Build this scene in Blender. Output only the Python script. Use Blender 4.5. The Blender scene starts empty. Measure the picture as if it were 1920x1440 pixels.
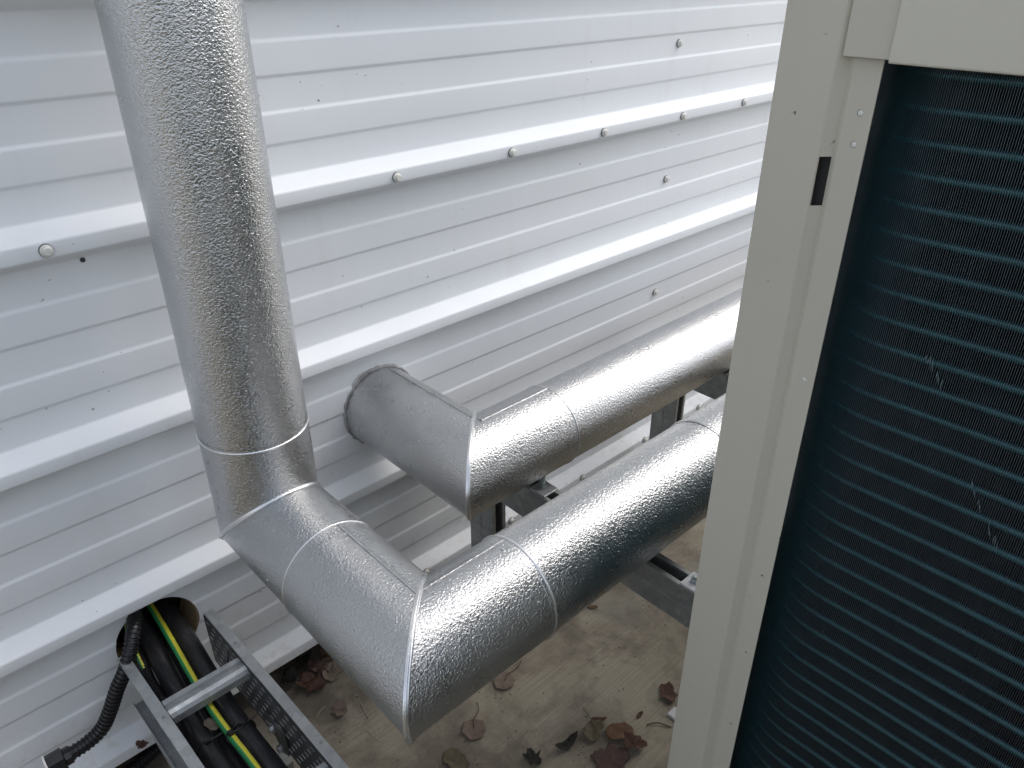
import bpy, bmesh, random
from math import *
from mathutils import Vector, Matrix
random.seed(7)
sc = bpy.context.scene
H = 1.47                     # camera height above the concrete
# ---------------------------------------------------------------- camera
P, YAW = radians(29.3), radians(43.2)
cd = bpy.data.cameras.new('camera'); cam = bpy.data.objects.new('camera', cd); sc.collection.objects.link(cam)
cam.location = (0, 0, H); cam.rotation_euler = (radians(90) - P, 0, -YAW)
cd.sensor_width = 36; cd.lens = 36 * 1443 / 1920; cd.clip_start = .02; cd.clip_end = 400
sc.camera = cam
# ---------------------------------------------------------------- light
SUN_EL, SUN_AZ = radians(52), radians(107)        # azimuth clockwise from +Y
w = bpy.data.worlds.new("World"); sc.world = w; w.use_nodes = True
nt = w.node_tree; sky = nt.nodes.new('ShaderNodeTexSky'); sky.sky_type = 'NISHITA'; sky.sun_disc = False
sky.sun_elevation = SUN_EL; sky.sun_rotation = SUN_AZ; sky.dust_density = 3.0; sky.air_density = 1.1; sky.ozone_density = 1.0
bg = nt.nodes['Background']; bg.inputs[1].default_value = .15
hs = nt.nodes.new('ShaderNodeHueSaturation'); hs.inputs['Saturation'].default_value = .46      # thin cloud: a whiter sky
nt.links.new(sky.outputs[0], hs.inputs['Color']); nt.links.new(hs.outputs[0], bg.inputs[0])
sd = bpy.data.lights.new('sun', 'SUN'); sd.energy = .24; sd.angle = radians(80); sd.color = (1, .975, .945)
so = bpy.data.objects.new('sun', sd); sc.collection.objects.link(so)
sdir = Vector((sin(SUN_AZ) * cos(SUN_EL), cos(SUN_AZ) * cos(SUN_EL), sin(SUN_EL)))
so.rotation_euler = sdir.to_track_quat('Z', 'Y').to_euler(); so.location = sdir * 20
sc.view_settings.view_transform = 'Standard'; sc.view_settings.look = 'None'
sc.view_settings.gamma = 1; sc.view_settings.use_curve_mapping = False
sc.view_settings.exposure = 0.92
sc.render.resolution_x = 1024; sc.render.resolution_y = 768
# ---------------------------------------------------------------- materials
class N:
    def __init__(s, name):
        s.m = bpy.data.materials.new(name); s.m.use_nodes = True; s.t = s.m.node_tree
        s.b = s.t.nodes['Principled BSDF']; s.tc = s.t.nodes.new('ShaderNodeTexCoord')
    def n(s, typ, **k):
        o = s.t.nodes.new(typ)
        for a, v in k.items():
            if a in ('i',):
                for kk, vv in v.items():
                    if isinstance(vv, bpy.types.NodeSocket): s.t.links.new(vv, o.inputs[kk])
                    else: o.inputs[kk].default_value = vv
            else: setattr(o, a, v)
        return o
    def vec(s, scale=(1, 1, 1), src=None):
        return s.n('ShaderNodeMapping', i={'Vector': src or s.tc.outputs['Object'], 'Scale': scale}).outputs[0]
    def noise(s, sc_, det=3, rough=.5, v=None, dist=0, typ='FBM'):
        o = s.n('ShaderNodeTexNoise', noise_type=typ)
        o.inputs['Scale'].default_value = sc_; o.inputs['Detail'].default_value = det
        o.inputs['Roughness'].default_value = rough; o.inputs['Distortion'].default_value = dist
        s.t.links.new(v or s.tc.outputs['Object'], o.inputs['Vector']); return o.outputs[0]
    def ramp(s, f, stops):
        o = s.n('ShaderNodeValToRGB'); e = o.color_ramp.elements
        while len(e) < len(stops): e.new(.5)
        for k, (p, c) in enumerate(stops):
            e[k].position = p; e[k].color = (c if isinstance(c, tuple) else (c, c, c)) + (1,)
        s.t.links.new(f, o.inputs[0]); return o.outputs[0]
    def mix(s, f, a, b, mode='MIX'):
        o = s.n('ShaderNodeMix', data_type='RGBA', blend_type=mode)
        for idx, v in ((0, f), (6, a), (7, b)):
            if isinstance(v, bpy.types.NodeSocket): s.t.links.new(v, o.inputs[idx])
            else: o.inputs[idx].default_value = v if idx == 0 else tuple(v) + (1,)
        return o.outputs[2]
    def math(s, op, a, b=0):
        o = s.n('ShaderNodeMath', operation=op)
        for k, v in ((0, a), (1, b)):
            if isinstance(v, bpy.types.NodeSocket): s.t.links.new(v, o.inputs[k])
            else: o.inputs[k].default_value = v
        return o.outputs[0]
    def bump(s, h, dist, strength=1, prev=None):
        o = s.n('ShaderNodeBump'); o.inputs['Distance'].default_value = dist; o.inputs['Strength'].default_value = strength
        s.t.links.new(h, o.inputs['Height'])
        if prev: s.t.links.new(prev, o.inputs['Normal'])
        return o.outputs[0]
    def set(s, **k):
        for a, v in k.items():
            a = {'color': 'Base Color', 'rough': 'Roughness', 'metal': 'Metallic', 'normal': 'Normal', 'spec': 'Specular IOR Level', 'coat': 'Coat Weight'}[a]
            if isinstance(v, bpy.types.NodeSocket): s.t.links.new(v, s.b.inputs[a])
            else: s.b.inputs[a].default_value = (tuple(v) + (1,)) if a == 'Base Color' else v
        return s.m

def m_white():
    n = N('white_coated_steel')
    big = n.noise(1.6, 3, .5); c = n.ramp(big, [(.3, (.74, .765, .79)), (.7, (.78, .80, .82))])
    streak = n.noise(1, 4, .6, n.vec((26, 26, 2.2))); d = n.ramp(streak, [(.56, 0), (.80, .18)])
    c = n.mix(d, c, (.60, .60, .58))
    dust = n.ramp(n.noise(9, 5, .65), [(.60, 0), (.78, .16)]); c = n.mix(dust, c, (.70, .67, .60))
    sp = n.ramp(n.noise(95, 2, .5), [(.75, 0), (.765, 1)]); spz = n.ramp(n.noise(5, 2), [(.50, 0), (.62, 1)])
    c = n.mix(n.math('MULTIPLY', sp, spz), c, (.16, .14, .12))
    sz = n.n('ShaderNodeSeparateXYZ', i={0: n.tc.outputs['Object']})
    low = n.ramp(n.math('ADD', sz.outputs[2], n.math('MULTIPLY', n.noise(6, 4, .6), .25)), [(.20, 1), (.46, 0)])
    spl = n.ramp(n.noise(38, 5, .7), [(.52, 0), (.70, .42)]); c = n.mix(n.math('MULTIPLY', low, spl), c, (.44, .37, .29))
    fine = n.noise(420, 2); wob = n.noise(2.3, 2)
    nm = n.bump(wob, .006, .3); nm = n.bump(fine, .00015, .5, nm)
    return n.set(color=c, rough=n.ramp(n.noise(14, 3), [(.3, .42), (.7, .54)]), normal=nm, spec=.4)
def m_foil(name='stucco_aluminium', amp=1.0, tint=(.57, .575, .58)):
    n = N(name)
    v = n.vec((1, 1, 1.25))
    a = n.noise(265, 1.3, .45, v, .6); b = n.noise(500, 1, .5, v, .3)
    h = n.math('ADD', n.math('MULTIPLY', a, .85), n.math('MULTIPLY', b, .25))
    nm = n.bump(n.noise(5, 1), .0012, .35)
    nm = n.bump(h, .0016 * amp, 1, nm)
    c = n.mix(n.ramp(n.noise(12, 3), [(.4, 0), (.8, .5)]), tint, tuple(x * .9 for x in tint))
    return n.set(color=c, metal=1, rough=n.ramp(n.noise(30, 3), [(.3, .26), (.7, .35)]), normal=nm)
def m_galv(name='galvanised_steel', base=(.48, .50, .51), rough=.44):
    n = N(name)
    v = n.n('ShaderNodeTexVoronoi', feature='F1'); v.inputs['Scale'].default_value = 70
    n.t.links.new(n.tc.outputs['Object'], v.inputs['Vector'])
    sp = n.ramp(v.outputs['Color'], [(0, .82), (1, 1.1)])
    c = n.mix(1, base, sp, 'MULTIPLY')
    c = n.mix(n.ramp(n.noise(22, 4, .6), [(.5, 0), (.75, .45)]), c, (.62, .62, .60))
    c = n.mix(n.ramp(n.noise(40, 4, .7), [(.64, 0), (.76, .5)]), c, (.36, .28, .20))
    return n.set(color=c, metal=.7, rough=n.ramp(n.noise(60, 3), [(.3, rough - .08), (.7, rough + .12)]), normal=n.bump(n.noise(300, 2), .0002, .5))
def m_paint(name, col, rough=.42, sp=.735):
    n = N(name)
    c = n.mix(n.ramp(n.noise(3, 3), [(.3, 0), (.7, 1)]), col, tuple(x * .95 for x in col))
    s_ = n.ramp(n.noise(110, 2, .5), [(sp, 0), (sp + .012, 1)])
    c = n.mix(n.math('MULTIPLY', s_, n.ramp(n.noise(9, 2), [(.5, 0), (.6, 1)])), c, (.12, .11, .10))
    nm = n.bump(n.noise(3.0, 1), .006, .3); nm = n.bump(n.noise(700, 2), .0001, .6, nm)
    return n.set(color=c, rough=rough, normal=nm, spec=.4)
def m_plain(name, col, rough=.5, metal=0, bs=0, bd=.0003, var=.15, vs=30, spec=.5):
    n = N(name)
    c = n.mix(n.ramp(n.noise(vs, 4, .6), [(.35, 0), (.7, 1)]), col, tuple(max(0, x * (1 - var)) for x in col))
    k = dict(color=c, rough=rough, metal=metal, spec=spec)
    if bs: k['normal'] = n.bump(n.noise(bs, 3), bd, .8)
    return n.set(**k)
def m_concrete():
    n = N('broomed_concrete')
    c = n.ramp(n.noise(2.2, 5, .6), [(.3, (.28, .245, .185)), (.52, (.355, .315, .24)), (.72, (.42, .375, .295))])
    br = n.noise(1, 4, .6, n.vec((5, 230, 5)))
    c = n.mix(n.ramp(br, [(.35, .38), (.6, 0)]), c, (.19, .165, .125))
    st = n.noise(5.5, 6, .68, n.vec((1, 1, 1)), .4)
    c = n.mix(n.ramp(st, [(.42, 0), (.60, .9)]), c, (.165, .14, .11))
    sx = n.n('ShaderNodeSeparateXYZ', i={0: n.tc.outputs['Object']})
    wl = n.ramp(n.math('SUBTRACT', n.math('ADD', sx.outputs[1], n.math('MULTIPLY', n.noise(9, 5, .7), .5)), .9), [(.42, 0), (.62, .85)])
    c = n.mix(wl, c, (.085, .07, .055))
    gr = n.ramp(n.noise(3.1, 4, .6, n.vec((1.3, 1, 1))), [(.55, 0), (.7, .5)]); c = n.mix(gr, c, (.29, .30, .26))
    dk = n.ramp(n.noise(85, 3, .6), [(.66, 0), (.70, .9)]); dz = n.ramp(n.noise(7, 2), [(.40, .1), (.6, 1)])
    c = n.mix(n.math('MULTIPLY', dk, dz), c, (.09, .07, .055))
    wh = n.ramp(n.noise(60, 2, .5), [(.775, 0), (.785, 1)]); c = n.mix(wh, c, (.62, .60, .55))
    h = n.math('ADD', n.math('MULTIPLY', br, .7), n.math('MULTIPLY', n.noise(260, 3, .6), .5))
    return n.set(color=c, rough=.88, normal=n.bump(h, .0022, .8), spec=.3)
def m_earthwire():
    n = N('green_yellow_sheath')
    sx = n.n('ShaderNodeSeparateXYZ', i={0: n.tc.outputs['Normal']})
    f = n.ramp(n.math('ADD', n.math('ADD', n.math('MULTIPLY', sx.outputs[0], .45), n.math('MULTIPLY', sx.outputs[2], .05)), .5), [(.455, 0), (.47, 1)])
    c = n.mix(f, (.03, .26, .09), (.60, .56, .05))
    return n.set(color=c, rough=.38)
def m_duct():
    n = N('scuffed_black_cable')
    sc1 = n.noise(1, 5, .7, n.vec((120, 9, 120)), .4); c = n.mix(n.ramp(sc1, [(.54, 0), (.74, .8)]), (.018, .018, .020), (.105, .10, .105))
    d = n.noise(35, 4, .7); c = n.mix(n.ramp(d, [(.60, 0), (.74, .6)]), c, (.10, .09, .075))
    return n.set(color=c, rough=n.ramp(sc1, [(.4, .30), (.7, .55)]), normal=n.bump(n.noise(70, 3), .0005, .6))
def m_leaf(name, a, b):
    n = N(name)
    c = n.ramp(n.noise(55, 5, .65), [(.3, a), (.7, b)])
    wv = n.n('ShaderNodeTexWave'); wv.inputs['Scale'].default_value = 60; wv.inputs['Distortion'].default_value = 5
    n.t.links.new(n.tc.outputs['Object'], wv.inputs['Vector'])
    c = n.mix(n.ramp(wv.outputs[1], [(.0, .35), (.25, 0)]), c, tuple(x * .5 for x in a))
    return n.set(color=c, rough=.72, normal=n.bump(n.noise(160, 3), .0012, .9), spec=.3)

M = dict(white=m_white(), foil=m_foil(), bead=m_foil('smooth_aluminium_bead', .25, (.83, .83, .83)), galv=m_galv(),
    strut=m_galv('weathered_strut_steel', (.33, .345, .34), .5), railweb=m_galv('shade_dark_galvanised', (.13, .135, .145), .5),  # rail web: steel colour darkened for shade and dark reflections
    post=m_paint('beige_powder_coat', (.56, .53, .45)), cover=m_paint('pale_beige_powder_coat', (.56, .53, .45), .4),
    panel=m_paint('light_beige_powder_coat', (.63, .605, .52), .4), concrete=m_concrete(), wire=m_earthwire(),
    fin=m_plain('blue_coated_fin', (.006, .060, .078), .45, .2), finedge=m_plain('fin_cut_edge', (.14, .155, .175), .45, .4, var=.3, vs=60),
    tube=m_plain('teal_coated_tube', (.010, .095, .115), .25, .3, var=.25), duct=m_duct(),
    corr=m_plain('black_corrugated_conduit', (.016, .016, .018), .3), bolt=m_plain('off_white_cap', (.78, .77, .72), .45, bs=300),
    foam=m_plain('tan_foam', (.36, .26, .15), .9, bs=120, bd=.003), dark=m_plain('void_darkness', (.02, .02, .02), .9),  # black for the darkness inside the wall and the casing
    plinth=m_plain('dark_plinth', (.13, .12, .10), .95, bs=60, bd=.004, var=.4), seal=m_plain('grey_sealant', (.36, .355, .36), .6, bs=150, bd=.001, var=.4),
    smear=m_plain('pale_sealant_smear', (.50, .50, .51), .6, bs=150, bd=.001, var=.3),
    bentfin=m_plain('bent_fin_metal', (.18, .24, .26), .4, .4),
    rubber=m_plain('black_washer', (.05, .05, .05), .7), zinc=m_plain('bright_zinc', (.62, .63, .64), .3, .9), nut=m_plain('zinc_nut', (.45, .50, .50), .35, .8),
    wplate=m_plain('pale_plate', (.62, .62, .62), .5), tie=m_plain('black_cable_tie', (.012, .012, .012), .35), slotdark=m_plain('slot_dark_plate', (.035, .037, .036), .7),
    brown=m_leaf('dark_brown_leaf', (.055, .028, .020), (.14, .075, .055)), orange=m_leaf('orange_brown_leaf', (.10, .055, .03), (.19, .11, .065)),
    tan=m_leaf('tan_leaf', (.14, .11, .085), (.25, .20, .155)), red=m_leaf('purple_brown_leaf', (.06, .036, .03), (.12, .078, .066)),
    pink=m_leaf('reddish_leaf', (.13, .095, .075), (.23, .17, .135)), black=m_leaf('blackened_leaf', (.022, .022, .018), (.06, .055, .045)),
    olive=m_leaf('olive_leaf', (.085, .07, .045), (.17, .14, .09)), twig=m_plain('dry_twig', (.16, .12, .075), .8, var=.4), pale=m_plain('pale_straw', (.42, .37, .27), .7))
# ---------------------------------------------------------------- helpers (coordinates: wall pan at y=1.246, heights relative to camera, lifted by H)
def wpos(o):
    v = Vector((0, 0, 0))
    while o: v += o.location; o = o.parent
    return v
def link(o, parent=None, loc=(0, 0, 0)):
    sc.collection.objects.link(o)
    if parent is not None:
        o.parent = parent; o.location = Vector(loc) - wpos(parent)
    else: o.location = loc
    return o
def tag(o, label, cat, group=None):
    o['label'] = label; o['category'] = cat
    if group: o['group'] = group
    return o
def thing(name, label, cat, loc, group=None):
    o = bpy.data.objects.new(name, None); o.empty_display_size = .05
    link(o, None, (loc[0], loc[1], loc[2] + H)); return tag(o, label, cat, group)
class MB:
    def __init__(s): s.v = []; s.f = []; s.mi = []
    def add(s, vs, fs, mi=0):
        b = len(s.v); s.v += [tuple(x) for x in vs]; s.f += [tuple(i + b for i in f) for f in fs]; s.mi += [mi] * len(fs)
    def box(s, x0, x1, y0, y1, z0, z1, mi=0):
        s.add([(x, y, z) for x in (x0, x1) for y in (y0, y1) for z in (z0, z1)],
              [(0, 1, 3, 2), (4, 6, 7, 5), (0, 4, 5, 1), (2, 3, 7, 6), (0, 2, 6, 4), (1, 5, 7, 3)], mi)
    def prism(s, poly, d, a0, a1, mi=0):
        """poly in the plane across axis d ('x': (y,z); 'y': (x,z); 'z': (x,y)), extruded a0..a1"""
        n = len(poly)
        def p(a, u, v): return {'x': (a, u, v), 'y': (u, a, v), 'z': (u, v, a)}[d]
        s.add([p(a, u, v) for a in (a0, a1) for u, v in poly],
              [tuple(range(n))[::-1], tuple(range(n, 2 * n))] + [(i, (i + 1) % n, n + (i + 1) % n, n + i) for i in range(n)], mi)
    def tube(s, path, rad, n=12, caps=True, mi=0):
        path = [Vector(p) for p in path]; k = len(path); vs = []; up = None
        for i, p in enumerate(path):
            t = (path[min(i + 1, k - 1)] - path[max(i - 1, 0)]).normalized()
            if up is None: up = t.orthogonal().normalized()
            up = (up - t * up.dot(t)).normalized(); q = t.cross(up)
            r = rad[i] if hasattr(rad, '__len__') else rad
            vs += [p + (up * cos(2 * pi * j / n) + q * sin(2 * pi * j / n)) * r for j in range(n)]
        fs = [(i * n + j, i * n + (j + 1) % n, (i + 1) * n + (j + 1) % n, (i + 1) * n + j) for i in range(k - 1) for j in range(n)]
        if caps: fs += [tuple(range(n))[::-1], tuple(range((k - 1) * n, k * n))]
        s.add(vs, fs, mi)
    def cyl(s, c, ax, r, h, n=16, mi=0):
        c = Vector(c); ax = Vector(ax).normalized(); s.tube([c, c + ax * h], r, n, True, mi)
    def mesh(s, name, mats, smooth=False):
        me = bpy.data.meshes.new(name); me.from_pydata(s.v, [], s.f)
        for m in (mats if isinstance(mats, (list, tuple)) else [mats]): me.materials.append(m)
        me.polygons.foreach_set('material_index', s.mi)
        bm = bmesh.new(); bm.from_mesh(me); bmesh.ops.recalc_face_normals(bm, faces=bm.faces)
        bm.to_mesh(me); bm.free()
        if smooth:
            me.shade_smooth(); me.set_sharp_from_angle(angle=radians(38 if smooth is True else smooth))
        return me
    def build(s, name, mats, parent=None, smooth=False, bevel=0):
        s.v = [(x, y, z + H) for x, y, z in s.v]
        o = bpy.data.objects.new(name, s.mesh(name, mats, smooth)); link(o, parent, (0, 0, 0))
        if bevel:
            b = o.modifiers.new('bevel', 'BEVEL'); b.width = bevel; b.segments = 2; b.limit_method = 'ANGLE'; b.angle_limit = radians(40)
        return o
def cut(o, cutters):
    """apply boolean differences (cutters: list of MB in scene coordinates)"""
    tmp = []
    for k, c in enumerate(cutters):
        c.v = [(x, y, z + H) for x, y, z in c.v]
        co = bpy.data.objects.new('tmp', c.mesh('tmp', [])); sc.collection.objects.link(co); tmp.append(co)
        m = o.modifiers.new('b', 'BOOLEAN'); m.operation = 'DIFFERENCE'; m.object = co; m.solver = 'EXACT'
    # cutters are given in world space; bring the object there first
    keep = o.location.copy(); par = o.parent; o.parent = None; o.location = (0, 0, 0)
    bpy.context.view_layer.update(); dg = bpy.context.evaluated_depsgraph_get()
    me = bpy.data.meshes.new_from_object(o.evaluated_get(dg)); me.name = o.name
    o.modifiers.clear(); old = o.data; o.data = me; o.parent = par; o.location = keep
    for t in tmp: bpy.data.objects.remove(t)
def inst(name, me, parent, loc, rot=None):
    o = bpy.data.objects.new(name, me); link(o, parent, (loc[0], loc[1], loc[2] + H))
    if rot is not None: o.rotation_euler = rot
    return o
def raw(mb, name, mats, smooth=False): return mb.mesh(name, mats, smooth)   # mesh in local coordinates, for inst()
def roundpoly(pts, r, n=3):
    out = [pts[0]]
    for a, b, c in zip(pts, pts[1:], pts[2:]):
        A, B, C_ = Vector(a), Vector(b), Vector(c); d1 = (A - B); d2 = (C_ - B)
        t = min(r, d1.length * .4, d2.length * .4); p = B + d1.normalized() * t; q = B + d2.normalized() * t
        for i in range(n + 1):
            f = i / n; out.append(tuple(p * (1 - f) ** 2 + B * 2 * f * (1 - f) + q * f * f))
    return out + [pts[-1]]

# ================================================================ ground
g = MB(); g.add([(x, y, -H) for x, y in ((-60, -60), (60, -60), (60, 60), (-60, 60))], [(0, 1, 2, 3)])
go = g.build('ground', M['concrete']); go['kind'] = 'structure'
# ================================================================ wall
YW = 1.246; PIT = .3332; ZA = -.3365
wall = thing('metal_wall', 'white metal-clad building wall of wide horizontal ribs behind the pipes', 'wall', (.9, YW, -1.47))
def period(z0, first=0):
    pts = [(YW, 0), (YW - .034, -.0197), (YW - .034, -.0442), (YW, -.0625), (YW, -.117), (YW - .0028, -.1222), (YW - .0028, -.1710),
           (YW, -.1757), (YW, -.2265), (YW - .0028, -.2317), (YW - .0028, -.2785), (YW, -.2832)]
    return [(y, z0 + z) for y, z in pts]
def sheet(ktop, kbot, name='cladding_sheet'):
    pts = []
    z = ZA - PIT * ktop
    pts += [(YW - .0325, z - .028), (YW - .0325, z - .0446), (YW, z - .0625)] + period(z)[4:]
    for k in range(ktop + 1, kbot): pts += period(ZA - PIT * k)
    z = ZA - PIT * kbot
    pts += [(YW, z), (YW - .034, z - .0197), (YW - .034, z - .0445)]
    if kbot < 3: pts += [(YW - .028, z - .0478)]
    pts = roundpoly(pts, .0032, 3)
    inner = [(y + .0009, zz + (.0004 if i in (0, 1) else 0)) for i, (y, zz) in enumerate(pts)]
    n = len(pts); mb = MB(); X0, X1 = -2.6, 6.5
    vs = [(x, y, zz) for x in (X0, X1) for (y, zz) in pts + inner[::-1]]
    m = 2 * n; mb.add(vs, [tuple(range(m))[::-1], tuple(range(m, 2 * m))] + [(i, (i + 1) % m, m + (i + 1) % m, m + i) for i in range(m)])
    return mb.build(name, M['white'], wall, smooth=True)
HC = (.230, -1.152, .079)
s_low = sheet(0, 3)
cy = MB(); cy.cyl((HC[0], 1.1, HC[1]), (0, 1, 0), HC[2], .4, 40); cut(s_low, [cy])
for k in (-3, -6, -9): sheet(k, k + 3)
core = MB(); core.box(-2.6, 6.5, YW + .0035, YW + .085, -1.372, 2.9); core = core.build('insulation_core', M['foam'], wall)
cy = MB(); cy.cyl((HC[0], 1.1, HC[1]), (0, 1, 0), HC[2] - .002, .4, 40); cut(core, [cy])
b = MB(); b.box(-2.6, 6.5, YW + .10, YW + .3, -1.372, 2.9); b.build('hole_dark_slab', M['dark'], wall)  # black slab painting the darkness behind the wall hole
b = MB(); b.box(-2.6, 6.5, YW + .05, YW + .3, -1.47, -1.374); b.build('plinth', M['plinth'], wall)
# screws
sb = MB()
def dome(mb, c, ax, prof, n=18, mi=0):
    c = Vector(c); ax = Vector(ax).normalized(); up = ax.orthogonal().normalized(); q = ax.cross(up); vs = []
    for h, r in prof: vs += [c + ax * h + (up * cos(2 * pi * j / n) + q * sin(2 * pi * j / n)) * r for j in range(n)]
    k = len(prof); fs = [(i * n + j, i * n + (j + 1) % n, (i + 1) * n + (j + 1) % n, (i + 1) * n + j) for i in range(k - 1) for j in range(n)]
    fs += [tuple(range((k - 1) * n, k * n))]; mb.add(vs, fs, mi)
dome(sb, (0, 0, 0), (0, -1, 0), [(0, .0098), (.0016, .0098), (.002, .0092)], 20, 1)
dome(sb, (0, 0, 0), (0, -1, 0), [(.002, .0090), (.004, .0088), (.0048, .0080), (.0048, .0068), (.0095, .0062), (.0105, .0050)], 6 * 3, 0)
scr = raw(sb, 'screw', [M['bolt'], M['rubber']], True)
zb = ZA - .032
for k, x in enumerate([-.36, -.065, .233, .535, .839, 1.137, 1.433, 1.744, 2.031, 2.33, 2.63, 2.93, 3.23]):
    inst('screw', scr, wall, (x, YW - .034, zb + random.uniform(-.002, .002)), (0, random.uniform(0, 3), 0))
for z in (-.199, -.539, -.870, .135):
    for x in (1.744, 3.2): inst('screw', scr, wall, (x, YW - .0005, z), (0, random.uniform(0, 3), 0))
for x in (-.05, .25, .545, .84, 1.134, 1.425, 1.72, 2.014, 2.31, 2.6, 2.9): inst('screw', scr, wall, (x, YW - .034, ZA - 3 * PIT - .024), (0, random.uniform(0, 3), 0))
h = MB(); h.cyl((.283, YW - .0004, -.404), (0, -1, 0), .0042, .0012, 6); h.build('drill_mark', M['rubber'], wall)

# ================================================================ insulated pipes
RS, RE = .0860, .0871
def perp(d):
    d = Vector(d); return (Vector((0, 0, 1)), Vector((0, 1, 0))) if abs(d.x) > .5 else ((Vector((1, 0, 0)), Vector((0, 0, 1))) if abs(d.y) > .5 else (Vector((1, 0, 0)), Vector((0, 1, 0))))
def section(p0, p1, r, parent, pl0=None, pl1=None, name='cladding_section', n=96, thick=.0008):
    """cylinder p0->p1; pl0/pl1 = plane normals of a mitre cut through p0/p1"""
    p0, p1 = Vector(p0), Vector(p1); d = (p1 - p0).normalized(); u, v = perp(d); mb = MB(); rows = []
    L = (p1 - p0).length; K = max(1, int(L / .25)); vs = []
    for j in range(n):
        a = 2 * pi * j / n; off = (u * cos(a) + v * sin(a)) * r
        def end(p, pl):
            if pl is None: return p + off
            nrm = Vector(pl).normalized(); return p + off - d * (off.dot(nrm) / d.dot(nrm))
        A, B = end(p0, pl0), end(p1, pl1); vs.append([A.lerp(B, i / K) for i in range(K + 1)])
    flat = [vs[j][i] for i in range(K + 1) for j in range(n)]
    mb.add(flat, [(i * n + j, i * n + (j + 1) % n, (i + 1) * n + (j + 1) % n, (i + 1) * n + j) for i in range(K) for j in range(n)])
    o = mb.build(name, M['foil'], parent, smooth=True)
    return o
def ring_pts(c, d, r, pl=None, n=80):
    c = Vector(c); d = Vector(d).normalized(); u, v = perp(d); out = []
    for j in range(n + 1):
        a = 2 * pi * j / n; off = (u * cos(a) + v * sin(a)) * r
        if pl is not None:
            nrm = Vector(pl).normalized(); off = off - d * (off.dot(nrm) / d.dot(nrm))
        out.append(c + off)
    return out
def bead(c, d, r, parent, pl=None, rad=.0022, name='swage_bead'):
    mb = MB(); pts = ring_pts(c, d, r, pl); mb.tube(pts[:-1] + [pts[0], pts[1]], rad, 8, False)
    return mb.build(name, M['bead'], parent, smooth=60)
def mitre_bead(c, d, r, parent, pl):
    """standing seam: flat fin along the mitre ellipse with a rolled edge each side"""
    nrm = Vector(pl).normalized(); mb = MB()
    A = ring_pts(c, d, r - .001, pl); C_ = Vector(c)
    prof = [(-.0042, -.001), (-.0042, .0018), (-.0034, .0030), (-.0016, .0032), (-.0010, .0052), (.0010, .0052), (.0016, .0032), (.0034, .0030), (.0042, .0018), (.0042, -.001)]
    vs = []; n = len(A) - 1
    for p in A[:-1]:
        o_ = (p - C_).normalized()
        vs += [p + nrm * a + o_ * b_ for a, b_ in prof]
    k = len(prof)
    mb.add(vs, [(j * k + i, j * k + i + 1, ((j + 1) % n) * k + i + 1, ((j + 1) % n) * k + i) for j in range(n) for i in range(k - 1)])
    return mb.build('mitre_seam', M['bead'], parent, smooth=30)
def lap(p0, p1, ang, r, parent, side=1, wdeg=9):
    """longitudinal lap: raised strip with a folded edge. ang measured in perp(d) frame"""
    p0, p1 = Vector(p0), Vector(p1); d = (p1 - p0).normalized(); u, v = perp(d); a0 = radians(ang); mb = MB()
    prof = [(0, -.0006), (0.0, .0014), (.012, .0021), (.028, .0018), (.05, .0008), (radians(wdeg), .0007), (radians(wdeg) + .01, -.0005)]
    pts = [((a0 + side * a), r + h_) for a, h_ in prof]
    vs = [q + (u * cos(a) + v * sin(a)) * rr for q in (p0, p1) for a, rr in pts]; k = len(pts)
    mb.add(vs, [(i, i + 1, k + i + 1, k + i) for i in range(k - 1)])
    return mb.build('lap_seam', M['foil'], parent, smooth=50)
rv = MB(); dome(rv, (0, 0, 0), (0, 0, 1), [(-.001, .0023), (.0008, .0022), (.0014, .0015), (.0016, .0008)], 12)
rivet_me = raw(rv, 'rivet', M['galv'], True)
def rivet(p, axis_pt, parent):
    p = Vector(p); n = (p - Vector(axis_pt)).normalized()
    inst('rivet', rivet_me, parent, p, n.to_track_quat('Z', 'Y').to_euler())
XP, YP, ZP, YF = .419, 1.0605, -.848, .633
pa = thing('insulated_pipe', 'big silver pipe dropping down the wall, then turning forward and right in front', 'pipe', (XP, YP, ZP - .09))
m1 = (0, -1, 1)     # plane between vertical (down) and -Y run: normal = (d1 - d2) ... bisector plane normal along d_in + d_out
pl1 = Vector((0, 0, -1)) + Vector((0, -1, 0)); pl2 = Vector((0, -1, 0)) + Vector((1, 0, 0))
ZB = -.676
section((XP, YP, 2.2), (XP, YP, ZB), RS, pa)
section((XP, YP, ZB + .012), (XP, YP, ZP), RS + .0004, pa, None, pl1)
section((XP, YP, ZP), (XP, .853, ZP), RS + .0004, pa, pl1, None)
section((XP, .856, ZP), (XP, YF, ZP), RE, pa, None, pl2)
section((XP, YF, ZP), (.604, YF, ZP), RE, pa, pl2, None)
section((.596, YF, ZP), (1.087, YF, ZP), RS, pa); section((1.08, YF, ZP), (2.3, YF, ZP), RS + .0009, pa); section((2.29, YF, ZP), (5.2, YF, ZP), RS, pa)
bead((XP, YP, ZB + .006), (0, 0, 1), RS + .0002, pa, rad=.0019)
bead((XP, .856, ZP), (0, 1, 0), RE - .0004, pa, rad=.0016)
bead((.602, YF, ZP), (1, 0, 0), RE - .0004, pa, rad=.0026); bead((.594, YF, ZP), (1, 0, 0), RS - .0002, pa, rad=.0016)
bead((1.087, YF, ZP), (1, 0, 0), RS, pa, rad=.0022)
bead((XP, YP, .55), (0, 0, 1), RS, pa, rad=.0022)
mitre_bead((XP, YP, ZP), (0, 0, 1), RS + .0004, pa, pl1); mitre_bead((XP, YF, ZP), (0, 1, 0), RE, pa, pl2)
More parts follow.
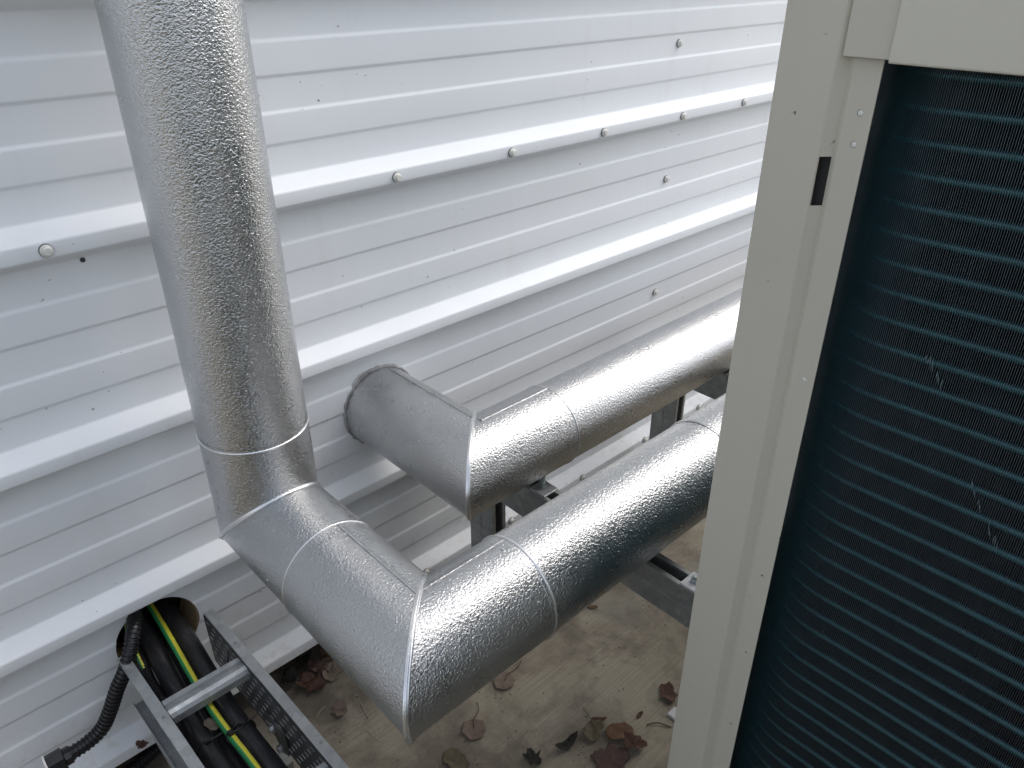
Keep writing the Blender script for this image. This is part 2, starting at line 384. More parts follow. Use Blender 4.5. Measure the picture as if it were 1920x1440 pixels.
# perp frames: d=Y -> u=X, v=Z ; d=X -> u=Z, v=Y ; d=Z -> u=X, v=Y
lap((XP, .853, ZP), (XP, YF + .014, ZP), 80, RE, pa, -1)
lap((XP + .02, YF, ZP), (.598, YF, ZP), 13, RE, pa, 1)
lap((.61, YF, ZP), (1.08, YF, ZP), 78, RS, pa, 1)
def on(axis, c, ang, r, t):
    a = radians(ang)
    if axis == 'y': return (c[0] + r * cos(a), t, c[1] + r * sin(a)), (c[0], t, c[1])
    if axis == 'x': return (t, c[0] + r * sin(a), c[1] + r * cos(a)), (t, c[0], c[1])
    return (c[0] + r * cos(a), c[1] + r * sin(a), t), (c[0], c[1], t)
for t, a in ((.838, 88), (.835, 95), (.668, 97)): rivet(*on('y', (XP, ZP), a, RE, t), pa)
for t, a in ((.452, 2), (.58, 4), (.575, -60)): rivet(*on('x', (YF, ZP), a, RE, t), pa)
for t, a in ((-.79, 184), (-.70, 184), (-.84, 186)): rivet(*on('z', (XP, YP), a, RE, t), pa)
rivet(*on('y', (XP, ZP), 178, RE, .905), pa)
# second pipe, out of the wall
XS, YS, ZS = .775, .934, -.857
pb = thing('insulated_pipe', 'shorter silver pipe coming out of the wall and turning right behind the front pipe', 'pipe', (XS, YS, ZS - .09))
section((XS, YW + .03, ZS), (XS, YS, ZS), RE, pb, None, pl2)
section((XS, YS, ZS), (.981, YS, ZS), RE, pb, pl2, None)
section((.975, YS, ZS), (2.2, YS, ZS), RS, pb); section((2.19, YS, ZS), (5.2, YS, ZS), RS + .0009, pb)
mitre_bead((XS, YS, ZS), (0, 1, 0), RE, pb, pl2)
bead((.980, YS, ZS), (1, 0, 0), RE - .0004, pb, rad=.0022); bead((2.2, YS, ZS), (1, 0, 0), RS, pb)
lap((XS, 1.235, ZS), (XS, YS + .03, ZS), 76, RE, pb, -1)
lap((XS + .025, YS, ZS), (.976, YS, ZS), 1, RE, pb, 1)
for t, a in ((1.205, 104), (1.11, 82), (.965, 80)): rivet(*on('y', (XS, ZS), a, RE, t), pb)
for t, a in ((.962, 6),): rivet(*on('x', (YS, ZS), a, RE, t), pb)
se = MB(); pts = ring_pts((XS, YW - .002, ZS), (0, 1, 0), RE + .0015)
pts = [p + Vector((0, random.uniform(-.0012, .0012), 0)) + (p - Vector((XS, YW - .002, ZS))).normalized() * random.uniform(-.0006, .0022) for p in pts[:-1]]
fl = MB(); nn_ = len(pts); C0 = Vector((XS, YW - .0032, ZS))
inn = [C0 + (p - C0).normalized() * (RE - .001) for p in pts]; out = []
for i_, p in enumerate(pts):
    d_ = (p - C0); d_.y = 0; d_.normalize(); a_ = 2 * pi * i_ / nn_
    out.append(C0 + d_ * (RE + .006 + .003 * sin(3 * a_ + 1) + .0025 * sin(7 * a_) + random.uniform(-.0008, .0012)) + Vector((0, .0022, 0)))
for q_ in inn: q_.y = YW - .0034
fl.add(inn + out, [(i, (i + 1) % nn_, nn_ + (i + 1) % nn_, nn_ + i) for i in range(nn_)]); fl.build('sealant_smear', M['smear'], pb, smooth=True)
se.tube(pts + pts[:2], [random.uniform(.0024, .0046) for _ in range(len(pts) + 2)], 8, False); se.build('sealant_ring', M['seal'], pb, smooth=70)

# ================================================================ strut support frame under the pipes
def strut_profile_y(mb, x0, y0, y1, zt, w_=.0413, h_=.0413, t=.0025, up=True):
    """C-channel along Y, open at the top, returned lips"""
    zb_ = zt - h_
    P_ = [(x0, zb_), (x0 + w_, zb_), (x0 + w_, zt), (x0 + w_ - .0095, zt), (x0 + w_ - .0095, zt - .007), (x0 + w_ - .0095 + t, zt - .007), (x0 + w_ - .0095 + t, zt - t),
          (x0 + w_ - t, zt - t), (x0 + w_ - t, zb_ + t), (x0 + t, zb_ + t), (x0 + t, zt - t), (x0 + .0095 - t, zt - t), (x0 + .0095 - t, zt - .007), (x0 + .0095, zt - .007), (x0 + .0095, zt), (x0, zt)]
    if not up: P_ = [(x, 2 * zb_ + h_ - z) for x, z in P_]
    mb.prism(P_, 'y', y0, y1)
def rack(xb, label):
    zt = -.958
    r_ = thing('support_frame', label, 'pipe support', (xb, .9, -1.47), 'galvanised strut frames under the pipes')
    u = MB(); strut_profile_y(u, xb, .40, 1.19, zt); ob = u.build('strut_beam', M['strut'], r_, bevel=.0012)
    u = MB(); strut_profile_y(u, xb, .40, 1.19, zt - .0415, up=False); u.build('strut_beam', M['strut'], r_, bevel=.0012)
    for y0 in (1.062, .415):
        for k in (0, 1):
            u = MB(); x0 = xb + .0425; P_ = []
            ya, yb = (y0 + .0418 * k, y0 + .0413 + .0418 * k)
            c = MB(); strut_profile_y(c, 0, 0, 1, 0)
            base = [(x, z) for (x, yy, z) in c.v[:16]]
            # channel opening towards -y for the front one, +y for the rear one
            poly = [(x0 + x, (y0 - z) if k == 0 else (y0 + .0831 + z)) for x, z in base]
            u.prism(poly, 'z', -1.462, zt - .0005); u.build('strut_post', M['strut'], r_, bevel=.0012)
        u = MB(); u.box(x0 - (.03 if y0 > 1 else .002), x0 + .07, y0 - (.03 if y0 > 1 else .002), y0 + (.113 if y0 > 1 else .085), -1.47, -1.4625); u.build('base_plate', M['galv'], r_, bevel=.001)
    for y_ in (.877, .505):
        u = MB(); u.box(xb + .0, xb + .0405, y_ - .021, y_ + .021, zt + .0008, zt + .0058); wp = u.build('square_washer', M['galv'] if y_ > .6 else M['wplate'], r_, bevel=.001)
        u = MB(); u.cyl((xb + .0205, y_ + .004, zt + .0058), (0, 0, 1), .0085, .008, 6); u.cyl((xb + .0205, y_ + .004, zt + .0138), (0, 0, 1), .005, .03 if y_ > .6 else .006, 12); u.build('nut_and_rod', M['nut'], r_, bevel=.0006)
    u = MB(); u.box(x0 + .001, x0 + .04, 1.055, 1.0595, -1.008, -.962); u.cyl((x0 + .02, 1.055, -.99), (0, -1, 0), .0075, .006, 6); u.build('fixing_bracket', M['strut'], r_, bevel=.0008)
rack(.893, 'grey steel strut frame carrying both pipes nearest their bends, slotted beam on posts')
rack(1.605, 'grey steel strut frame farther right along the pipes, beside the casing edge')
# ================================================================ condenser unit
XA = .640; YE = .3545
ac = thing('condenser_unit', 'large beige outdoor condenser unit with dark blue finned coil at right', 'condenser', (1.05, -.3, -1.47))
ztop = .12; zbot = -1.40
def vprof(pts, t=.0014):
    """thin folded sheet in plan, given by centreline pts (x,y); returned as closed polygon"""
    P_ = [Vector(p) for p in pts]; L_, R_ = [], []
    for i, p in enumerate(P_):
        d = (P_[min(i + 1, len(P_) - 1)] - P_[max(i - 1, 0)]).normalized(); nn = Vector((-d.y, d.x)) * t / 2
        L_.append(tuple(p + nn)); R_.append(tuple(p - nn))
    return L_ + R_[::-1]
# corner post in plan: side leg along +x at the far end, face 1, small joggle, face 2 (flange)
yj0, yj1 = .3050, .2965
pp = roundpoly([(XA + .075, YE), (XA, YE), (XA, yj0), (XA + .0095, yj1 + .0005), (XA + .007, yj1 - .0042), (XA + .007, .2692)], .0014, 3)
u = MB(); u.prism(vprof(pp), 'z', zbot, ztop); post = u.build('corner_post', M['post'], ac, smooth=True)
cutters = []
c = MB(); c.box(XA - .01, XA + .02, .2965, .3040, -.1925, -.1505); cutters.append(c)
hy = .2792
for zz, rr in ((-.1128, .0029), (-.1375, .0029), (-.3578, .0026), (-.608, .0017), (-.7303, .0017), (-.86, .0017)):
    c = MB(); c.cyl((XA - .01, hy, zz), (1, 0, 0), rr, .03, 16); cutters.append(c)
cut(post, cutters)
post.data.set_sharp_from_angle(angle=radians(38))
u = MB(); u.box(XA + .0122, XA + .0140, .290, .310, -.21, -.135); u.build('slot_dark_plate', M['slotdark'], ac)  # dark plate painting the dark inside of the slot
for zz in (-.1128, -.1375, -.3578):
    u = MB(); dome(u, (XA + .0078, hy, zz), (-1, 0, 0), [(0, .0027), (.0009, .0025), (.0016, .0012)], 14); u.build('rivet', M['bolt'], ac, smooth=True)  # off-white domes stand in for light showing through the upper holes
for zz in (-.608, -.7303, -.86):
    u = MB(); u.tube([Vector((XA + .0059, hy + cos(a) * .0021, zz + sin(a) * .0021)) for a in [2 * pi * i / 16 for i in range(18)]], .0005, 6, False); u.build('hole_lit_edge', M['panel'], ac, smooth=60)  # pale rings paint the lit edges of the lower holes
# covers
u = MB(); u.prism(roundpoly([(XA + .024, .3005), (XA - .0005, .3005), (XA - .0005, .2615)], .002, 4)[::1] + [(XA + .0012, .2615), (XA + .0012, .2985), (XA + .024, .2985)], 'z', -.0715, ztop)
u.build('corner_cover', M['cover'], ac, smooth=True, bevel=.0005)
u = MB()
prof = roundpoly([(XA + .03, -.0738), (XA - .004, -.0738), (XA - .004, ztop + .004), (XA + .8, ztop + .004)], .0025, 4)
inner = [(XA + .8, ztop + .0022), (XA - .0022, ztop + .0022), (XA - .0022, -.0720), (XA + .03, -.0720)]
u.prism([(x, z) for x, z in prof + inner], 'y', -1.0, .2618); u.build('upper_panel', M['panel'], ac, smooth=True)
u = MB(); u.box(XA + .03, 1.62, -1.0, YE - .001, ztop - .002, ztop + .0012); u.build('top_panel', M['panel'], ac)
u = MB(); u.box(XA + .099, 1.62, YE - .0018, YE + .0002, -.075, ztop - .003); u.build('side_panel', M['panel'], ac)
u = MB(); u.box(1.56, 1.62, YE - .0018, YE + .0002, zbot, -.0755); u.build('corner_post', M['post'], ac)
u = MB(); u.box(XA + .09, 1.565, YE - .06, YE - .024, zbot, -.06); u.build('coil', M['fin'], ac)
u = MB(); u.box(1.618, 1.620, -1.0, YE - .003, zbot, ztop - .003); u.build('side_panel', M['post'], ac)
u = MB(); u.box(XA, 1.62, -1.002, -1.0002, zbot, ztop - .003); u.build('side_panel', M['post'], ac)
u = MB(); u.box(XA - .002, 1.62, -1.0, YE - .002, zbot - .05, zbot - .001); u.build('base_pan', M['post'], ac, bevel=.003)
for y_ in (-.8, .05): 
    u = MB(); u.box(XA + .05, 1.5, y_, y_ + .12, -1.47, -1.4512); u.build('foot', M['plinth'], ac)
u = MB(); u.box(XA + .105, XA + .107, -.99, .2, zbot + .002, ztop - .01); u.build('coil_dark_plate', M['dark'], ac)  # black plate added behind the coil to stop light and darken the interior
# coil: path straight along y then round the corner
XC = .669; YC = .215; RB = .10
def coil(s, depth):
    """s = arc length going from YC: negative = straight part towards -y; returns (x,y),(nx,ny)"""
    if s <= 0: return (XC + depth, YC + s), (1, 0)
    a = min(s / RB, pi / 2); r = RB - depth; ext = max(0, s - RB * pi / 2)
    return (XC + RB - r * cos(a) + ext, YC + r * sin(a)), (cos(a), -sin(a))
zt_, zb_ = -.045, -1.385
fins = MB(); pitch = .00182; s = -1.19; k = 0
while s < RB * pi / 2 + .05:
    j = random.gauss(0, .00006); t = .00016
    (x0, y0), nn = coil(s + j, 0); (x1, y1), _ = coil(s + j, .021)
    tx, ty = -nn[1], nn[0]
    if s <= 0: tx, ty = 0, 1
    q = [(x0 - tx * t, y0 - ty * t), (x0 + tx * t, y0 + ty * t), (x1 + tx * t * .6, y1 + ty * t * .6), (x1 - tx * t * .6, y1 - ty * t * .6)]
    vs = [(x, y, z) for z in (zb_, zt_) for x, y in q]
    fins.add(vs, [(0, 1, 5, 4)], 1); fins.add(vs, [(1, 2, 6, 5), (3, 0, 4, 7)], 0)
    s += pitch; k += 1
fo = fins.build('coil_fins', [M['fin'], M['finedge']], ac); fo['kind'] = 'stuff'
tp = MB(); path = []
for s in [-1.19, -.6, -.2, 0] + [RB * pi / 2 * i / 12 for i in range(1, 13)] + [RB * pi / 2 + .3]:
    (x, y), _ = coil(s, .0050); path.append((x, y, 0))
tp.tube(path, .0043, 12); tme = raw(tp, 'coil_tube', M['tube'], True)
for i in range(-2, 50): inst('coil_tube', tme, ac, (0, 0, -.1080 - .0254 * i))
# bent fins
bf = MB()
def rayd(u_, v_):
    r = Vector((cos(YAW), -sin(YAW), 0)); f = Vector((sin(YAW) * cos(P), cos(YAW) * cos(P), -sin(P))); up = r.cross(f)
    return r * ((u_ - 960) / 1443) - up * ((v_ - 720) / 1443) + f
for (ua, va, ub, vb, n_) in ((1735, 678, 1748, 697, 4), (1757, 712, 1763, 730, 3), (1824, 920, 1838, 960, 4), (1853, 1000, 1868, 1036, 5)):
    for i in range(n_):
        f = i / (n_ - 1); d = rayd(ua + (ub - ua) * f, va + (vb - va) * f); p = d * ((XC - .0008) / d.x)
        L_ = .006 + .008 * random.random(); k_ = random.uniform(-.3, 1)
        bf.tube([(p.x - .0004, p.y, p.z), (p.x - .0016, p.y + .0016 * k_, p.z + L_ * .5), (p.x - .0006, p.y + .0034 * k_, p.z + L_)], [.0002, .00035, .0001], 5)
bfo = bf.build('bent_fins', M['bentfin'], ac); bfo['kind'] = 'stuff'

# ================================================================ unit added unseen behind the viewpoint to darken the pipe reflections
ub = thing('condenser_unit', 'added stand-in unit, beige with dark blue coil, unseen behind the viewpoint to darken the pipe reflections', 'condenser', (-.7, -1.0, -1.47))
u = MB(); u.box(-1.75, .30, -1.42, -.615, -1.42, -1.33); u.build('base_pan', M['post'], ub, bevel=.004)
u = MB(); u.box(-1.75, .30, -1.42, -.615, -.40, -.26); u.build('upper_panel', M['panel'], ub, bevel=.004)
for x in (-1.75, .235):
    u = MB(); u.box(x, x + .065, -.70, -.615, -1.33, -.40); u.build('corner_post', M['post'], ub, bevel=.004)
u = MB(); u.box(-1.70, .28, -1.40, -.64, -1.33, -.40); u.build('coil', M['fin'], ub)
for x in (-1.6, .1):
    u = MB(); u.box(x, x + .1, -1.4, -.65, -1.47, -1.42); u.build('foot', M['plinth'], ub)
# ================================================================ cable ladder
lad = thing('cable_ladder', 'short galvanised cable ladder running from the wall hole to the lower left', 'cable ladder', (.24, 1.0, -1.47))
ZL = -1.12; YL0, YL1 = 1.203, .30
def shx(y): return .020 * (1.2 - y)          # slight skew of the ladder
def rail(xweb, side):
    """web at xweb, flanges pointing to side (-1 left / +1 right)"""
    t = .0016; F_ = .0185 * side; zt = ZL; zb_ = ZL - .128
    u = MB()
    # flanges with returned lips as swept polygons
    for (za, zl) in ((zt, -.008), (zb_, .008)):
        s_ = 1 if zl < 0 else -1
        poly = [(xweb, za), (xweb + F_, za), (xweb + F_, za + zl), (xweb + F_ - t * side, za + zl), (xweb + F_ - t * side, za - s_ * t), (xweb, za - s_ * t)]
        n = len(poly); vs = [(x + shx(y), y, z) for y in (YL0, YL1) for x, z in poly]
        u.add(vs, [tuple(range(n))[::-1], tuple(range(n, 2 * n))] + [(i, (i + 1) % n, n + (i + 1) % n, n + i) for i in range(n)])
    o = u.build('side_rail', M['galv'], lad, bevel=.0007)
    # perforated web, built as strips with slots left open
    wb = MB(); rows = [(-.006, 0)]; z = ZL - .002; y_hi, y_lo = YL0, YL1
    bands = [(.010, None), (.0042, 0), (.016, None), (.0042, 1), (.016, None), (.0042, 0), (.016, None), (.0042, 1), (.016, None), (.0042, 0), (.016, None), (.0042, 1), (.0152, None)]
    def quad(ya, yb, za, zb__):
        for dx in (0, t * -side):
            wb.add([(xweb + dx + shx(ya), ya, za), (xweb + dx + shx(yb), yb, za), (xweb + dx + shx(yb), yb, zb__), (xweb + dx + shx(ya), ya, zb__)], [(0, 1, 2, 3)])
    for h_, ph in bands:
        z2 = z - h_
        if ph is None: quad(y_hi, y_lo, z, z2)
        else:
            y = y_hi - .008 - ph * .0135; quad(y_hi, y, z, z2)
            while y > y_lo + .03:
                quad(y - .0135, y - .027, z, z2)
                wb.box(xweb + shx(y) - .0022, xweb + shx(y) + .0004, y - .0130, y - .0005, z2 - .0004, z2 + .0007, 1); y -= .027  # bright strip on each slot's lower edge stands in for a light glint
            quad(y - .0135 if False else y, y_lo, z, z2)
        z = z2
    bmo = wb.build('perforated_web', [M['railweb'], M['zinc']], o)
    return o
rail(.3065, 1); rail(.1625, -1)
def rung(yc):
    # a hat-shaped rung: flat rear flange, groove, rolled front
    prof = [(.0205, -.010), (.0205, -.0085), (.010, -.0085), (.008, -.013), (.004, -.0135), (.002, -.008), (-.004, -.005), (-.010, -.0045), (-.0165, -.008), (-.0205, -.015), (-.0205, -.030), (-.019, -.030), (-.019, -.0155), (-.0155, -.0098), (-.010, -.0065), (-.004, -.007), (.0008, -.0095), (.003, -.0152), (.009, -.0148), (.0115, -.010)]
    u = MB(); n = len(prof)
    vs = [(x + shx(yc), yc + a, ZL + b_) for x in (.1632, .3058) for a, b_ in prof]
    u.add(vs, [tuple(range(n))[::-1], tuple(range(n, 2 * n))] + [(i, (i + 1) % n, n + (i + 1) % n, n + i) for i in range(n)])
    return u.build('rung', M['galv'], lad, smooth=25)
rung(1.043); rung(.752); rung(.46)
for x, y in ((.3155, 1.09), (.1535, 1.022), (.3165, .80), (.154, .73)):
    u = MB(); u.cyl((x + shx(y), y, ZL + .0001), (0, 0, 1), .0032, .0007, 14); u.build('rivet', M['strut'], lad)
# coupler bracket with two bolts on the right web
u = MB(); xx = .3045 + .0045
u.prism([(.985, -1.197), (.905, -1.185), (.905, -1.248), (.932, -1.262)], 'x', xx - .003, xx - .0005); u.build('coupler_plate', M['railweb'], lad, bevel=.0006)
for y, z in ((.955, -1.218), (.934, -1.252)):
    u = MB(); u.cyl((xx - .003, y, z), (-1, 0, 0), .0105, .0014, 16); u.cyl((xx - .0044, y, z), (-1, 0, 0), .0068, .006, 6); u.build('coupler_bolt', M['zinc'], lad, bevel=.0005)
# lower channel under the left rail
u = MB(); u.box(.150, .172, .30, 1.16, -1.298, -1.2955); u.box(.150, .1525, .30, 1.16, -1.2950, -1.275); u.build('lower_channel', M['galv'], lad, bevel=.0006)
u = MB(); u.box(.155, .32, .93, .97, -1.34, -1.30); u.box(.155, .165, .94, .96, -1.47, -1.34); u.box(.30, .31, .94, .96, -1.47, -1.34); u.build('ladder_stand', M['strut'], lad, bevel=.001)

# ================================================================ cables
def sm(pts, n=8):
    P_ = [Vector(p) for p in pts]; P_ = [P_[0] * 2 - P_[1]] + P_ + [P_[-1] * 2 - P_[-2]]; out = []
    for i in range(1, len(P_) - 2):
        a, b_, c_, d_ = P_[i - 1:i + 3]
        for k in range(n):
            t = k / n; out.append(.5 * ((2 * b_) + (c_ - a) * t + (2 * a - 5 * b_ + 4 * c_ - d_) * t * t + (3 * b_ - a - 3 * c_ + d_) * t ** 3))
    return out + [P_[-2]]
def cable(name, pts, r, mat, label, cat, group=None, n=20):
    u = MB(); u.tube(sm(pts), r, n); o = u.build(name, M[mat], None, smooth=True); return tag(o, label, cat, group)
cable('cable_duct', [(.262, 1.40, -1.142), (.2655, 1.25, -1.165), (.262, 1.12, -1.186), (.258, 1.0, -1.196), (.262, .85, -1.20), (.268, .5, -1.20)], .0205, 'duct', 'thick black cable right of the green and yellow wire, beside the right ladder rail', 'cable')
cable('cable_duct', [(.212, 1.40, -1.15), (.213, 1.25, -1.172), (.206, 1.12, -1.19), (.200, 1.0, -1.198), (.204, .85, -1.20), (.21, .5, -1.20)], .0185, 'duct', 'thick black cable left of the green and yellow wire in the ladder', 'cable')
cable('cable_duct', [(.24, 1.38, -1.20), (.236, 1.22, -1.212), (.226, 1.05, -1.222), (.229, .85, -1.226), (.235, .5, -1.23)], .013, 'duct', 'thin black cable lying low between the two thick black ones', 'cable')
cable('cable_duct', [(.186, 1.02, -1.215), (.178, .93, -1.212), (.178, .8, -1.21), (.182, .5, -1.21)], .013, 'duct', 'black cable at the lower left rail of the cable ladder', 'cable')
cable('earth_wire', [(.243, 1.36, -1.128), (.2415, 1.25, -1.146), (.236, 1.12, -1.163), (.2325, 1.04, -1.168), (.2335, .95, -1.168), (.237, .85, -1.168), (.242, .5, -1.168)], .0066, 'wire', 'green and yellow striped earth wire running down the middle of the cable ladder', 'wire')
cable('earth_wire', [(.190, 1.34, -1.128), (.183, 1.26, -1.15), (.181, 1.22, -1.172), (.179, 1.17, -1.20)], .0035, 'wire', 'thin green and yellow wire half hidden at the left edge of the wall hole', 'wire')
def conduit(pts, r, label, pitchm=.0065):
    P_ = [Vector(p) for p in sm(pts, 24)]; L_ = [0]
    for a, b_ in zip(P_, P_[1:]): L_.append(L_[-1] + (b_ - a).length)
    def at(s):
        for i in range(len(L_) - 1):
            if L_[i + 1] >= s: return P_[i].lerp(P_[i + 1], (s - L_[i]) / max(1e-9, L_[i + 1] - L_[i]))
        return P_[-1]
    path, rad, s = [], [], 0
    while s < L_[-1] - pitchm:
        for f, rr in ((0, .86), (.22, .84), (.34, 1), (.72, 1), (.86, .86)): path.append(at(s + f * pitchm)); rad.append(r * rr)
        s += pitchm
    u = MB(); u.tube(path, rad, 18); o = u.build('corrugated_conduit', M['corr'], None, smooth=50); return tag(o, label, 'conduit')
cp = [(.222, 1.34, -1.082), (.205, 1.262, -1.082), (.178, 1.205, -1.098), (.1505, 1.185, -1.134), (.127, 1.183, -1.167), (.105, 1.182, -1.205), (.083, 1.182, -1.236), (.054, 1.183, -1.251), (.022, 1.184, -1.2555)]
co = conduit(cp, .0136, 'black corrugated conduit curving out of the wall hole and down to the left', .0078)
u = MB(); c0 = Vector((.026, 1.184, -1.2555)); dd = Vector((-1, .02, -.04)).normalized()
u.cyl(c0, dd, .0165, .012, 10); u.cyl(c0 + dd * .012, dd, .0205, .026, 8); gl = u.build('conduit_gland', M['corr'], co, bevel=.001)
u = MB(); u.cyl(c0 + dd * .038, dd, .0225, .003, 20); u.build('gland_washer', M['bolt'], co)
conduit([(.19, 1.33, -1.16), (.186, 1.24, -1.178), (.180, 1.17, -1.192), (.184, 1.06, -1.2), (.188, .95, -1.215)], .0105, 'black corrugated conduit lying inside the ladder beside its left rail', .0062)
conduit([(.30, 1.30, -1.448), (.2, 1.27, -1.45), (.12, 1.25, -1.452), (.0, 1.21, -1.452), (-.1, 1.1, -1.452)], .014, 'black corrugated conduit lying on the ground below the wall edge', .0085)
# cable ties
def tie(c, r, label, tail):
    c = Vector(c); u = MB(); pts = [c + Vector((cos(a) * r, sin(a) * .006, sin(a) * r)) for a in [2 * pi * i / 28 for i in range(30)]]
    u.tube(pts, .0016, 6, False); t0 = c + Vector((tail[0] * .7, 0, r)); u.tube(sm([c + Vector((0, 0, r)), t0, c + Vector(tail)], 6), .0014, 6); u.box(c.x - .004, c.x + .004, c.y - .004, c.y + .004, c.z + r - .002, c.z + r + .006)
    return tag(u.build('cable_tie', M['tie'], None, smooth=50), label, 'cable tie')
tie((.2615, 1.093, -1.189), .0222, 'black cable tie just above the upper rung, tail reaching the right rail', (.045, .012, .045))
tie((.2585, .965, -1.197), .0222, 'black cable tie on the right thick cable below the upper rung', (.04, .01, .04))
tie((.201, .975, -1.199), .0205, 'black cable tie on the left thick cable below the upper rung', (.03, .0, .022))
tie((.2335, .948, -1.168), .0080, 'black cable tie round the green and yellow wire', (.03, .012, .005))

# ================================================================ leaves and twigs
def leafshape(kind, th):
    if kind == 'round': return 1 + .05 * sin(7 * th) + .03 * sin(13 * th)
    if kind == 'oval': return .62 + .38 * abs(cos(th)) ** 1.4 + .03 * sin(9 * th)
    if kind == 'lobed': return .72 + .13 * sin(2 * th + 1) + .09 * sin(5 * th) + .06 * sin(8 * th + 2) + .035 * sin(17 * th) + .03 * sin(29 * th)
    if kind == 'strip': return 1 / sqrt((cos(th)) ** 2 + (sin(th) / .24) ** 2) + .02 * sin(8 * th)
def leaf(x, y, size, kind, mat, label, curl=.2, rot=0, stem=0, z=0, aspect=1):
    rnd = random.Random(int(x * 1e4) ^ int(y * 1e5)); u = MB(); n = 40; R_ = 6; vs = [(0, 0, 0)]; ph = rnd.uniform(0, 6)
    def hh(px, py):
        q = (px * px + py * py) / size ** 2
        return size * curl * (q * (.45 + .45 * sin(2 * atan2(py, px) + ph)) + .16 * sin(px / size * 5 + ph) * cos(py / size * 6) + .07 * sin(px / size * 11 + ph) * sin(py / size * 9)) + abs(py) * .12
    for i in range(1, R_ + 1):
        for j in range(n):
            th = 2 * pi * j / n; r = size * leafshape(kind, th + (ph if kind == 'lobed' else 0)) * i / R_ * (1 if i < R_ else rnd.uniform(.95, 1.03))
            px, py = r * cos(th), r * sin(th) * aspect; vs.append((px, py, hh(px, py)))
    fs = [(0, 1 + j, 1 + (j + 1) % n) for j in range(n)]
    for i in range(R_ - 1):
        a, b_ = 1 + i * n, 1 + (i + 1) * n; fs += [(a + j, b_ + j, b_ + (j + 1) % n, a + (j + 1) % n) for j in range(n)]
    mz = min(v[2] for v in vs); vs = [(a, b_, c_ - mz) for a, b_, c_ in vs]; u.add(vs, fs)
    me = raw(u, 'dead_leaf', M[mat], 60)
    o = bpy.data.objects.new('dead_leaf', me); link(o, None, (x, y, .0025 + z)); o.rotation_euler = (0, 0, rot)
    md = o.modifiers.new('solid', 'SOLIDIFY'); md.thickness = .0008
    tag(o, label, 'leaf', 'dead leaves on the concrete')
    if stem:
        u = MB(); u.tube(sm([(size * .1, 0, .0015 - mz * .3), (size * .8, .004, .003), (size * .9 + stem * .5, -.004, .006), (size * .9 + stem, .003, .003)], 6), [.0011] * 19, 6)
        s_ = bpy.data.objects.new('stem', raw(u, 'stem', M['brown'])); sc.collection.objects.link(s_); s_.parent = o
    return o
leaf(.683, .848, .026, 'round', 'pink', 'round pinkish brown leaf with a long stem just below the pipe elbow', .12, radians(41), .045)
leaf(.816, .896, .025, 'round', 'tan', 'round tan leaf with a curved stem, highest of the two round ones', .10, radians(10), .05)
leaf(.905, .626, .031, 'oval', 'orange', 'orange brown leaf lying next to the broken dark leaf near the casing', .22, radians(-38), 0, .004)
leaf(.868, .668, .028, 'oval', 'olive', 'broken grey-green leaf curled beside the orange brown one', .55, radians(200))
leaf(.845, .600, .046, 'lobed', 'red', 'large purplish brown leaf at the bottom edge near the casing', .3, 1.0)
leaf(.800, .685, .030, 'strip', 'black', 'curled black leaf left of the orange brown one', .9, radians(-10), aspect=1.5)
leaf(.727, .712, .024, 'lobed', 'black', 'crumpled blackish leaf at the bottom edge under the round leaves', .9, .4)
leaf(.607, .818, .031, 'oval', 'olive', 'olive brown oval leaf standing at the bottom edge below the pipe elbow', .35, radians(95), .0)
leaf(1.064, .617, .030, 'lobed', 'brown', 'dark brown leaf half hidden by the edge of the casing', .3, 2.0)
leaf(.900, .680, .019, 'strip', 'brown', 'narrow brown leaf fragment above the orange brown leaf', .4, radians(-42))
leaf(.974, .626, .012, 'strip', 'brown', 'tiny brown leaf fragment left of the dark leaf by the casing', .5, radians(5), aspect=1.5)
leaf(.499, 1.090, .026, 'lobed', 'pink', 'small faded red leaf on the concrete beside the cable ladder', .35, 2.3)
leaf(.487, 1.190, .040, 'lobed', 'brown', 'big crumpled brown leaf against the wall foot beside the ladder', 1.0, .7)
leaf(.535, 1.192, .027, 'oval', 'tan', 'curled grey-brown leaf right of the big crumpled one', .6, 1.4, .02)
leaf(.565, 1.245, .030, 'lobed', 'brown', 'reddish brown leaf tucked under the wall edge behind the twig', .5, 2.9)
leaf(.505, 1.262, .032, 'lobed', 'black', 'dark leaf deep in shadow under the wall edge', .5, 1.9)
leaf(.455, 1.235, .030, 'lobed', 'black', 'blackened leaf jammed between the wall foot and the cable ladder', .9, 2.2)
leaf(.520, 1.222, .028, 'lobed', 'red', 'dark purplish leaf behind the big crumpled one', .8, 4.2, 0, .006)
leaf(.600, 1.262, .026, 'oval', 'brown', 'brown oval leaf under the wall edge nearest the pipe elbow', .6, .9)
leaf(.905, .585, .030, 'lobed', 'brown', 'brown leaf overlapping the large purplish one by the casing', .6, 2.5, 0, .008)
leaf(1.138, .912, .016, 'strip', 'orange', 'small orange brown leaf sliver under the front pipe, near the strut beam', .3, radians(120), aspect=1.6)
leaf(.850, .98, .012, 'strip', 'brown', 'short brown leaf sliver at the lower edge of the front pipe', .3, radians(100), aspect=1.4)
leaf(.70, .66, .017, 'oval', 'orange', 'small rust brown leaf at the bottom edge left of the crumpled blackish one', .6, .6)
lt = leaf(.2215, 1.005, .017, 'oval', 'tan', 'dry tan leaf lying on the black cables inside the ladder', .25, radians(105), z=H - 1.183, aspect=.8); 
lb = leaf(.135, 1.196, .014, 'lobed', 'brown', 'brown leaf scrap caught on the lowest wall rib beside the ladder', .6, .4, z=H - 1.352)
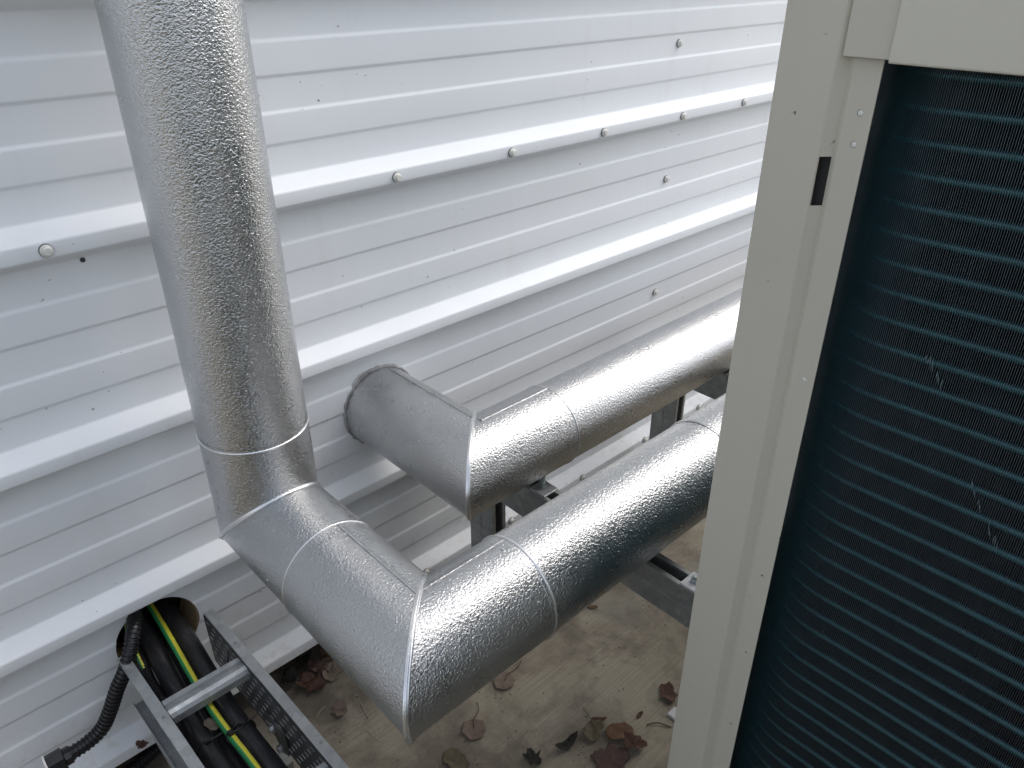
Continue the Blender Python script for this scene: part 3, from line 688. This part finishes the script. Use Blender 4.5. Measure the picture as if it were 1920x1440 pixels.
def twig(pts, r, mat, label):
    u = MB(); P_ = sm([(x, y, -H + z) for x, y, z in pts], 5); u.tube(P_, r, 6)
    tag(u.build('twig', M[mat], None, smooth=True), label, 'twig', 'twigs on the concrete')
twig([(.515, 1.225, .012), (.545, 1.228, .008), (.580, 1.216, .005)], .0017, 'twig', 'thick brown twig lying under the wall edge across the leaves')
twig([(.452, 1.109, .002), (.467, 1.117, .004), (.481, 1.121, .002)], .0009, 'pale', 'short pale straw left of the faded red leaf')
twig([(.540, 1.072, .002), (.535, 1.05, .004), (.532, 1.030, .002)], .0009, 'twig', 'thin dark straw right of the faded red leaf')
twig([(.546, 1.05, .002), (.556, 1.052, .003), (.566, 1.054, .002)], .0009, 'pale', 'tiny pale straw close to the pipe elbow')
twig([(.513, 1.007, .002), (.516, .985, .004), (.520, .960, .002)], .0008, 'pale', 'thin pale straw below the faded red leaf')
twig([(.575, 1.17, .002), (.585, 1.16, .005), (.582, 1.145, .002)], .0010, 'twig', 'small curved twig by the crumpled leaves')
twig([(.545, 1.178, .002), (.565, 1.175, .006), (.585, 1.19, .003)], .0010, 'twig', 'hooked twig right of the crumpled leaves')
twig([(1.0, .56, .002), (.985, .585, .006), (.965, .60, .003)], .0016, 'twig', 'dark twig at the bottom edge beside the casing')
twig([(.898, .724, .002), (.885, .69, .008), (.872, .655, .004)], .0010, 'twig', 'upright dark stem rising from the orange brown leaf')
st = MB(); st.box(1.018, 1.045, .553, .585, -1.4698, -1.461); tag(st.build('packing_shim', M['wplate'], None, bevel=.002), 'small white shim on the ground at the casing edge', 'shim')
# grit on the concrete
gr = MB(); rr = random.Random(3)
for i in range(420):
    x = rr.uniform(.35, 1.3); y = rr.uniform(.45, 1.27); s_ = rr.choice([.0008, .001, .0014, .002]); a = rr.uniform(0, 3)
    c_, d_ = cos(a) * s_, sin(a) * s_
    gr.add([(x + c_, y + d_, -H), (x - d_, y + c_, -H), (x - c_, y - d_, -H), (x + d_, y - c_, -H), (x, y, -H + s_ * 1.1)], [(0, 1, 4), (1, 2, 4), (2, 3, 4), (3, 0, 4)], 0 if rr.random() < .8 else 1)
gg = gr.build('grit', [M['brown'], M['pale']]); gg['kind'] = 'stuff'; gg['label'] = 'fine dark and pale grit scattered over the concrete'; gg['category'] = 'grit'
